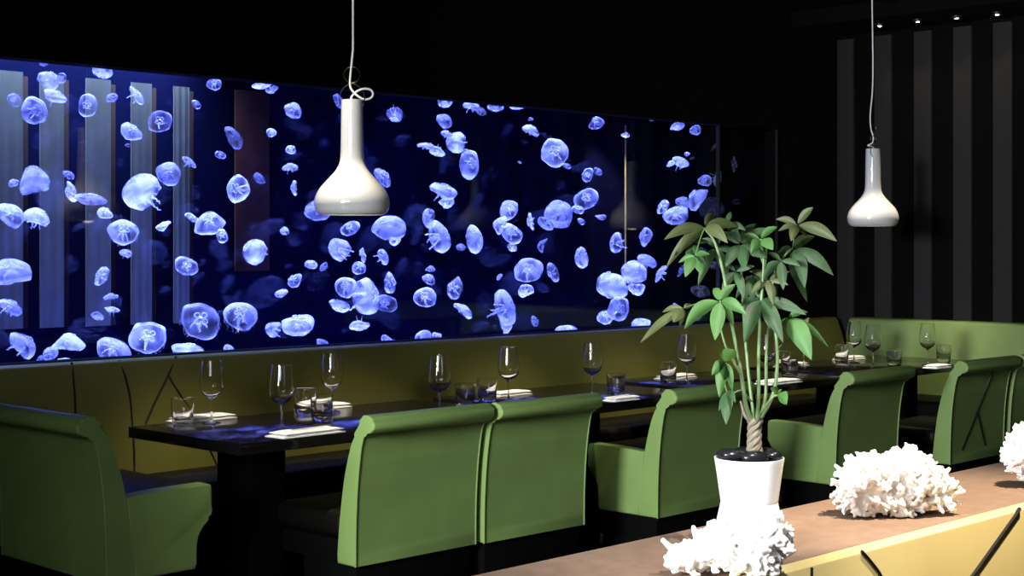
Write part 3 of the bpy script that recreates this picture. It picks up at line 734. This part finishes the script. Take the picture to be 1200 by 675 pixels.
# px py width apexAngle tilt shape density | where it is
JELLY = """
50 74 16 250 15 m a|cut by the tank's top edge above the second pale strip
58 93 27 55 25 c a|slanting across the top of the second pale strip
71 91 13 90 70 m d|hazy in the gap right of the slanting one at upper left
65 111 27 65 20 m a|with trailing arms, right below the slanting one at upper left
41 130 33 20 60 m a|first big bright oval from the upper left corner
16 117 18 120 60 f d|barely visible left of the big bright upper-left oval
120 85 29 280 38 m a|cut flat by the tank's top edge above the third pale strip
102 123 26 100 76 f b|ring-marked in the gap left of the third pale strip
130 114 15 140 35 m b|upright between the third and fourth pale strips near the top
161 111 25 40 15 f b|slanting down across the top of the fourth pale strip
155 152 26 60 35 m a|curled on the left edge of the fourth pale strip
150 170 8 90 30 m a|hanging just under the curled one at the fourth pale strip
187 142 28 90 74 f d|between the fourth and fifth pale strips near the top
230 122 12 90 60 m d|just right of the fifth pale strip near its top
198 201 36 90 35 m b|mushroom-shaped between the fourth and fifth pale strips
222 189 20 50 15 f b|slanting across the fifth pale strip beside the mushroom-shaped one
39 207 38 100 25 c a|tall, between the first and second pale strips
16 214 14 120 40 m a|at the far left, beside the tall one
81 204 15 60 25 m a|forming the head of the bird-like pair at the second strip
82 225 26 185 20 m a|forming the body of the bird-like pair at the second strip
107 232 34 85 10 f a|lying level across the third pale strip
163 222 44 140 25 c a|big and slanting on the fourth pale strip
124 248 19 75 30 m a|just below the level one on the third strip
13 250 42 60 25 m a|at the left edge halfway down the tank
44 252 38 70 14 m a|arched and fringed, touching the big one at left edge
225 254 17 40 15 f b|leaning at the right side of the fifth strip, halfway down
145 271 36 80 50 m b|star-centred between the third and fourth strips
148 296 15 80 30 m a|directly below the star-centred one
191 263 18 120 12 f a|lens-like between the fourth and fifth strips, halfway down
12 316 48 100 32 m a|widest at the left picture edge, with folded lobes
13 358 30 60 20 m a|below the lobed one at the left picture edge
118 323 25 165 25 m b|upright crescent on the third strip, lower half
130 347 16 90 18 m a|cap-like, upper one of two beside the third strip's foot
132 362 19 80 12 f a|level, lower one of two beside the third strip's foot
114 372 15 250 20 m a|upturned at the foot of the third strip
219 311 26 70 58 f b|squarish, on the lower fifth strip
30 403 42 25 25 m a|pointed and upright at the lower left corner
59 413 18 90 25 c a|bell-like just above the bench, first bell at lower left
48 420 15 120 15 m a|resting left of the first bell at lower left
78 422 19 80 12 f a|flat on the tank floor right of the first bell
81 398 36 85 18 m a|domed with loops, above the bench's first seam line
133 408 46 65 28 m a|broad, above the second seam line of the bench
174 395 43 70 66 f b|tall oval with four clear rings at the lower left
221 410 40 90 13 m b|low dome on the tank floor left of the first wine glass
235 375 47 75 66 f d|star-patterned with ragged left rim, above the first wine glass
282 369 39 90 48 m b|four-ringed with trailing arms, right of the star-patterned one
251 98 17 90 50 m d|blurred under the top edge right of the five strips
310 99 30 285 12 f a|cut by the top edge above the rust-brown strip
318 106 17 270 20 m d|behind the one cut by the edge over the brown strip
344 128 24 60 28 m a|ragged, upper right of the rust-brown strip
275 161 27 35 42 m a|oval with loops, left of the rust-brown strip
318 155 12 80 45 m a|right of the rust-brown strip, near the top
341 175 12 90 55 m a|topmost of three in a column left of the left lamp
258 181 12 90 50 m d|below left of the oval with loops
340 195 19 90 15 m a|cap with arms, middle of the column left of the lamp
304 208 17 60 18 m a|on the lower end of the rust-brown strip
344 220 16 180 18 m a|sideways cap, lowest of the column left of the lamp
278 221 33 170 48 m b|round with bright right half, left of the brown strip
245 259 36 100 40 m b|oval, right of the fifth strip halfway down
260 276 17 90 62 m b|just below right of the oval by the fifth strip
334 270 14 60 35 m a|alone left of the left lamp, at its rim's height
297 294 36 140 22 c a|boot-shaped, below the rust-brown strip
364 309 15 100 35 m a|left one of a pair below the left lamp
379 312 12 140 30 m a|right one of a pair below the left lamp
344 327 19 140 38 m b|tilted, below left of the pair under the lamp
329 343 17 110 15 m a|left of and below the tilted one under the lamp
318 385 21 150 22 c a|right of the four-ringed one with trailing arms
350 378 43 85 16 m a|pointed at both ends, above the table's rear wine glass
269 409 19 60 20 m b|on the tank floor right of the first wine glass
380 403 20 55 20 m a|on the tank floor left of the third wine glass
374 241 38 110 25 m b|fringed, peeking out left of the left lamp's rim
410 267 21 110 58 m b|round with a notch, just under the left lamp
395 291 30 150 24 c a|ragged, below left of the left lamp
426 299 17 30 12 f a|upper half of a crossed pair under the lamp
421 313 21 75 35 m b|lower half of a crossed pair under the lamp
450 300 20 20 18 m a|crescent, below right of the left lamp
405 336 26 100 58 m a|bright-rimmed and round, below the ragged one under the lamp
396 359 26 245 22 m a|spiky, above the third wine glass
432 346 54 20 20 m a|longest upright one, below the left lamp
451 356 27 90 72 f b|round with rings, overlapping the longest upright one
458 331 26 20 28 m d|half hidden behind the round ringed one below the lamp
421 383 23 270 14 m a|upside down, above right of the third wine glass
456 402 23 250 13 f a|on the tank floor left of the fourth wine glass
398 119 20 15 15 m b|peeking out left of the left lamp's neck
462 136 27 265 28 m d|pale blue and upturned, right of the left lamp's neck
449 207 30 45 25 m b|touching the right shoulder of the left lamp
455 264 44 105 28 m a|big, right below the left lamp's rim
465 280 19 320 30 m b|lobe-like, hanging from the big one right of the lamp
521 119 18 270 55 m b|cut by the top edge, first one right of the lamp
521 140 23 60 30 m a|upper dome of the cluster right of the lamp's neck
523 156 15 90 25 m a|squeezed inside the cluster right of the lamp's neck
533 167 30 160 25 c a|bright wedge of the cluster right of the lamp's neck
501 171 26 85 12 f a|left wing of the cluster right of the lamp's neck
512 179 18 250 25 m a|under the left wing of the cluster
547 177 8 90 40 m a|between the bright wedge and the round one below
551 192 31 20 56 m a|round and bright, lowest of the cluster near the top
553 123 21 75 16 m a|at the top edge, left of a close pair
564 130 15 60 40 m a|at the top edge, right of a close pair
581 127 17 270 20 m d|boxy and faint at the top edge
606 126 19 270 10 f a|thin and bright at the top edge, centre of the tank
622 139 6 90 30 m a|above the lens-like one near the top centre
623 152 23 65 15 m a|lens-like near the top centre
650 178 35 100 66 f a|large ring-marked oval in the upper right half
664 194 10 90 50 m d|touching the lower right of the large upper oval
609 190 5 90 30 m a|alone in the dark centre of the tank
521 222 32 65 16 m a|hooded, centre left of the tank
523 240 19 270 25 m b|directly under the hooded one
501 256 28 185 15 m a|upright sliver below left of the hooded one
517 276 42 25 20 m a|steeply slanting, below the hooded one
540 289 12 90 45 m d|between two slanting slivers at mid tank
558 279 35 15 15 m a|bright upright sliver at mid tank
597 245 26 60 52 m a|topmost of a stacked group at mid tank
584 262 22 150 28 m a|left member of the stacked group at mid tank
599 273 28 100 60 m a|bright-rimmed, in the middle of the stacked group
600 291 16 270 30 m b|lowest of the stacked group at mid tank
621 260 23 190 14 f b|upright lens right of the stacked group
654 248 38 105 30 c a|large pale mass with a lobe at right half
639 263 20 240 30 m a|below left of the large pale mass
634 286 18 155 14 f a|slanting, below the large pale mass
680 301 27 185 32 m a|upright shell left of the bright rod's lower end
619 316 34 90 62 f a|oval with rings above the fifth wine glass
616 342 21 270 30 m a|cup under the oval with rings
647 320 21 205 28 m b|leaning, right of the oval with rings
585 324 9 140 25 m a|crescent left of the oval with rings
504 314 11 90 28 m a|top of a column of three above the fourth wine glass
503 327 18 70 40 m b|middle of a column of three above the fourth wine glass
498 348 26 110 60 m b|bottom of a column of three above the fourth wine glass
532 337 28 150 40 m b|oval, right of the column of three
544 363 24 55 18 m a|pointed, below the oval beside the column of three
594 360 42 20 20 m a|bright upright shell above the fifth wine glass
595 380 24 15 18 m a|lower tail of the bright upright shell
626 377 14 200 28 m a|crescent right of the bright upright shell
496 395 20 120 50 m a|ball-like on the tank floor by the fourth wine glass
512 393 12 60 35 m a|right of the ball-like one on the tank floor
665 387 27 85 20 m b|two-humped on the tank floor by the sixth wine glass
693 388 15 90 13 f b|right of the two-humped one on the tank floor
698 143 18 110 45 m d|faint below the top edge left of the rod
689 205 16 90 72 f b|round, upper one left of the bright rod
701 200 12 60 40 m d|touching the right of the round one left of rod
687 232 28 90 68 f b|ring-marked, left of the rod at mid height
677 245 15 100 48 m b|tucked under the ring-marked one left of the rod
681 259 10 90 50 m d|lowest dot under the ring-marked one left of rod
704 253 13 85 14 f a|bright sliver between ring-marked one and the rod
733 159 11 265 20 m a|crescent crossing the top of the bright rod
764 141 6 270 30 m a|at the top edge right of the rod
794 149 18 270 22 m a|upside down at the top edge right of the rod
815 152 13 90 62 m a|round, near the tank's upper right corner
798 189 21 70 18 m a|comma-shaped, right of the rod's upper half
785 191 10 120 25 m a|at the left tip of the comma-shaped one
805 180 7 90 40 m a|upper bubble above the comma-shaped one
811 185 6 90 40 m b|lower bubble right of the comma-shaped one
837 171 13 125 14 f d|slanting, near the tank's upper right corner
826 211 16 80 50 m b|above the big white cluster near the plant
842 209 24 355 13 f b|upright sliver at the tank's right end
815 230 32 140 16 m a|upper slanting wing of the white cluster above the plant
791 251 36 105 24 m a|broad bottom of the white cluster above the plant
801 236 24 95 25 m a|middle of the white cluster above the plant
776 242 19 160 30 m b|left end of the white cluster above the plant
834 242 32 95 22 c d|tall and dim, right of the white cluster
721 285 25 175 25 m d|upright and dim, left of the rod's lower half
754 277 22 170 22 m a|shell-like with tail, right of the rod
861 193 20 10 14 f d|upright and dim beyond the tank's joint
863 236 9 90 50 m d|faint dot beyond the tank's joint
862 276 11 60 30 m d|above the top leaves beyond the tank's joint
742 317 32 105 25 c a|upper body of the trio at the rod's foot
758 304 25 65 16 m a|right wing of the trio at the rod's foot
745 341 21 260 28 m a|cup below the trio at the rod's foot
714 331 37 115 28 c a|big, left of the trio at the rod's foot
773 320 23 150 14 f a|slanting, left of the plant's leaves
798 317 17 165 14 f b|upright sliver touching the plant's left leaves
726 362 30 5 55 f a|tall oval above the sixth wine glass
710 370 22 110 42 m b|left of the tall oval above the sixth wine glass
747 380 28 120 24 m a|on the tank floor left of the plant
821 294 18 100 25 m b|glimpsed among the plant's upper left leaves
837 310 15 60 25 m b|glimpsed behind the plant's left stem
821 340 24 90 35 m b|lobed, glimpsed among the plant's left leaves
819 366 22 90 30 m b|glimpsed behind the plant's lower left leaf
792 357 7 60 20 m b|tip beside the plant's lowest left leaf
847 363 13 90 25 m b|glimpsed behind the plant's left cluster of leaves
864 313 9 90 35 m d|dot seen through the plant's middle stems
"""
rnd = random.Random(21)
placed = []
rows = [l for l in JELLY.strip().split('\n')]
for n, line in enumerate(rows):
    num, where = line.split('|'); f = num.split()
    px, py, w, phi, tilt = map(float, f[:5]); sh, de = f[5], f[6]
    best = None
    for tr in range(60):
        lo, hi = (.02, .5) if de == 'a' else (.1, .6) if de == 'b' else (.3, .68)
        Y = TY0+.03+rnd.uniform(lo, hi)*(TY1-TY0-.06)
        p = Q(px, py, Y); d = (p-CAM).dot(FW); rad = w/2*d/FPX
        ok = min([(p-q).length/(rad+s) for q, s in placed] or [9])
        if TY0+rad*1.05 > Y: ok *= .3
        if best is None or ok > best[0]: best = (ok, p, rad)
        if ok > .95: break
    _, p, rad = best; placed.append((p, rad))
    vd = (p-CAM).normalized(); rt = vd.cross(UP).normalized(); up = rt.cross(vd)
    ph, ti = R(phi), R(tilt)
    axis = (rt*cos(ph)+up*sin(ph))*cos(ti)-vd*sin(ti)
    q = axis.to_track_quat('Z', 'Y') @ Euler((0, 0, rnd.uniform(0, 6.28))).to_quaternion()
    size = 'tiny' if w < 10 else 'small' if w < 18 else 'mid-sized' if w < 28 else 'large'
    tone = {'a': 'bright', 'b': 'pale', 'd': 'dim'}[de]
    h, tuck = SH[sh]; sd = (n*7+3) % 6 if tilt < 50 else (0, 5)[n % 2]
    if w >= 10:
        t = thing('jellyfish', '', 'jellyfish')
        bl_ = child('bell', part_mesh(('bell', sh, sd, de), lambda: bell_bm(h, tuck, sd+SH[sh][0]*.9), J[de]), t)
        for i in range(4): child('oral_arm', part_mesh(('oral_arm', sh, sd, de, i), lambda: arm_bm(i, h, sd), JA[de]), t)
        if w >= 14:
            for i in range(4): child('gonad', part_mesh(('gonad', sh, de, i), lambda: gonad_bm(i, h), JG[de]), bl_)
        if w >= 36 and tilt > 44: child('tentacle_fringe', part_mesh(('tentacle_fringe', sh, sd, de), lambda: fringe_bm(h, sd), JA['d']), t)
    else:
        t = child('jellyfish', part_mesh(('bell', sh, sd, de), lambda: bell_bm(h, tuck, sd+SH[sh][0]*.9), J[de]), None)
    t.rotation_mode = 'QUATERNION'; t.rotation_quaternion = q; t.location = p-axis*(rad*h*.4); t.scale = (rad*1.02,)*3
    tag(t, '%s %s jellyfish %s' % (size, tone, where), 'jellyfish', 'jellyfish in the aquarium')

# ------------------------------------------------------------------ lights
def area(name, loc, target, sx, sy, e, col):
    l = bpy.data.lights.new(name, 'AREA'); l.shape = 'RECTANGLE'; l.size = sx; l.size_y = sy; l.energy = e; l.color = col
    o = bpy.data.objects.new(name, l); C.objects.link(o); o.location = loc
    o.rotation_euler = (Vector(target)-Vector(loc)).to_track_quat('-Z', 'Y').to_euler(); return o
def spot(name, loc, target, e, col, ang=50, blend=.6, size=.03):
    l = bpy.data.lights.new(name, 'SPOT'); l.energy = e; l.color = col; l.spot_size = R(ang); l.spot_blend = blend; l.shadow_soft_size = size
    o = bpy.data.objects.new(name, l); C.objects.link(o); o.location = loc
    o.rotation_euler = (Vector(target)-Vector(loc)).to_track_quat('-Z', 'Y').to_euler(); return o
BLUE = (.2, .235, 1)
l = area('tank_lamp_top', (4.6, 6.14, 2.52), (4.6, 6.14, 1.2), 6.2, .54, 185, BLUE); l.data.spread = R(30)
l = area('tank_lamp_bottom', (4.6, 6.12, .78), (4.6, 6.12, 2.0), 6.2, .52, 105, BLUE); l.data.spread = R(28)
l = area('added_strip_light', (3.7, 6.56, 2.62), (3.7, 6.62, 1.6), 1.4, .08, 24, (.55, .75, 1)); l.data.spread = R(90)  # unseen light added above to brighten the pale strips
area('daylight_window', (-2.6, 2.45, 2.25), (4.5, 4.3, .8), 1.4, 1.0, 780, (.93, .97, 1))
area('added_fill_light', (-.9, 1.2, 2.75), (3.2, 4.8, .6), 1.6, 1.6, 75, (.9, .97, 1))  # unseen soft fill added for the left armchair and the chair backs
spot('added_rod_light', (q0.x-.45, 6.5, 2.45), (q0.x, 6.6, 1.6), 60, (1, .85, .6), 40, .5)  # hidden spot added only to brighten the rod
WARM = (1, .86, .66)
for i, (x, y) in enumerate([(3.6, 4.75), (4.5, 4.75), (5.5, 4.75), (6.5, 4.75), (7.5, 4.75), (8.2, 4.6)]):
    spot('table_spot', (x, y-.1, ZC-.04), (x, y+.12, 0), 270, WARM, 40, .8, .05)
spot('ledge_spot', (3.3, 1.25, ZC-.05), (3.4, 1.85, .8), 850, (1, .86, .68), 44, .9, .03)
spot('pot_spot', (2.2, .9, ZC-.05), (2.56, 1.86, .9), 330, (1, .95, .9), 26, .8, .03)
# small downlights in the ceiling before the slatted wall
for i, (px, py) in enumerate([(1031, 30), (1075.5, 25), (1121, 21), (1168.6, 16.6)]):
    q = P(px, py, ZS-.012)
    t = thing('ceiling_spotlight', ['first', 'second', 'third', 'fourth'][i]+' tiny ceiling spotlight from the left above the slatted wall', 'lamp', q, 0, 'ceiling spotlights at the right wall')
    obj('housing', lathe(NB(), [(.016, .012), (.03, .012), (.03, 0), (.024, -.004), (.016, -.004)], 24, closed=True), M['frame'], t)
    bm = lathe(NB(), [(0, -.008), (.008, -.006), (.0135, .002), (.0135, .006), (0, .006)], 20); obj('lens', bm, M['spotlit'], t)
    spot('wall_spot', q+Vector((0, 0, -.03)), (XR, q.y, 2.2), 2, (1, .6, .35), 70, .8, .01)

# ------------------------------------------------------------------ world, camera, view
w = bpy.data.worlds.new('World'); bpy.context.scene.world = w; w.use_nodes = True
w.node_tree.nodes['Background'].inputs[0].default_value = (.5, .6, 1, 1); w.node_tree.nodes['Background'].inputs[1].default_value = .0005
cam = bpy.data.cameras.new('Camera'); cam.sensor_width = 36; cam.lens = FPX/1200*36; cam.shift_y = (HOR-337.5)/1200
co = bpy.data.objects.new('Camera', cam); C.objects.link(co); co.location = CAM; co.rotation_euler = (pi/2, 0, A-pi/2)
sc = bpy.context.scene; sc.camera = co
sc.view_settings.view_transform = 'Standard'; sc.view_settings.look = 'None'; sc.view_settings.gamma = 1; sc.view_settings.exposure = 0
sc.view_settings.use_curve_mapping = False
sc.cycles.transparent_max_bounces = 32; sc.cycles.max_bounces = 10; sc.cycles.transmission_bounces = 8
sc.cycles.sample_clamp_indirect = 6; sc.cycles.use_denoising = True
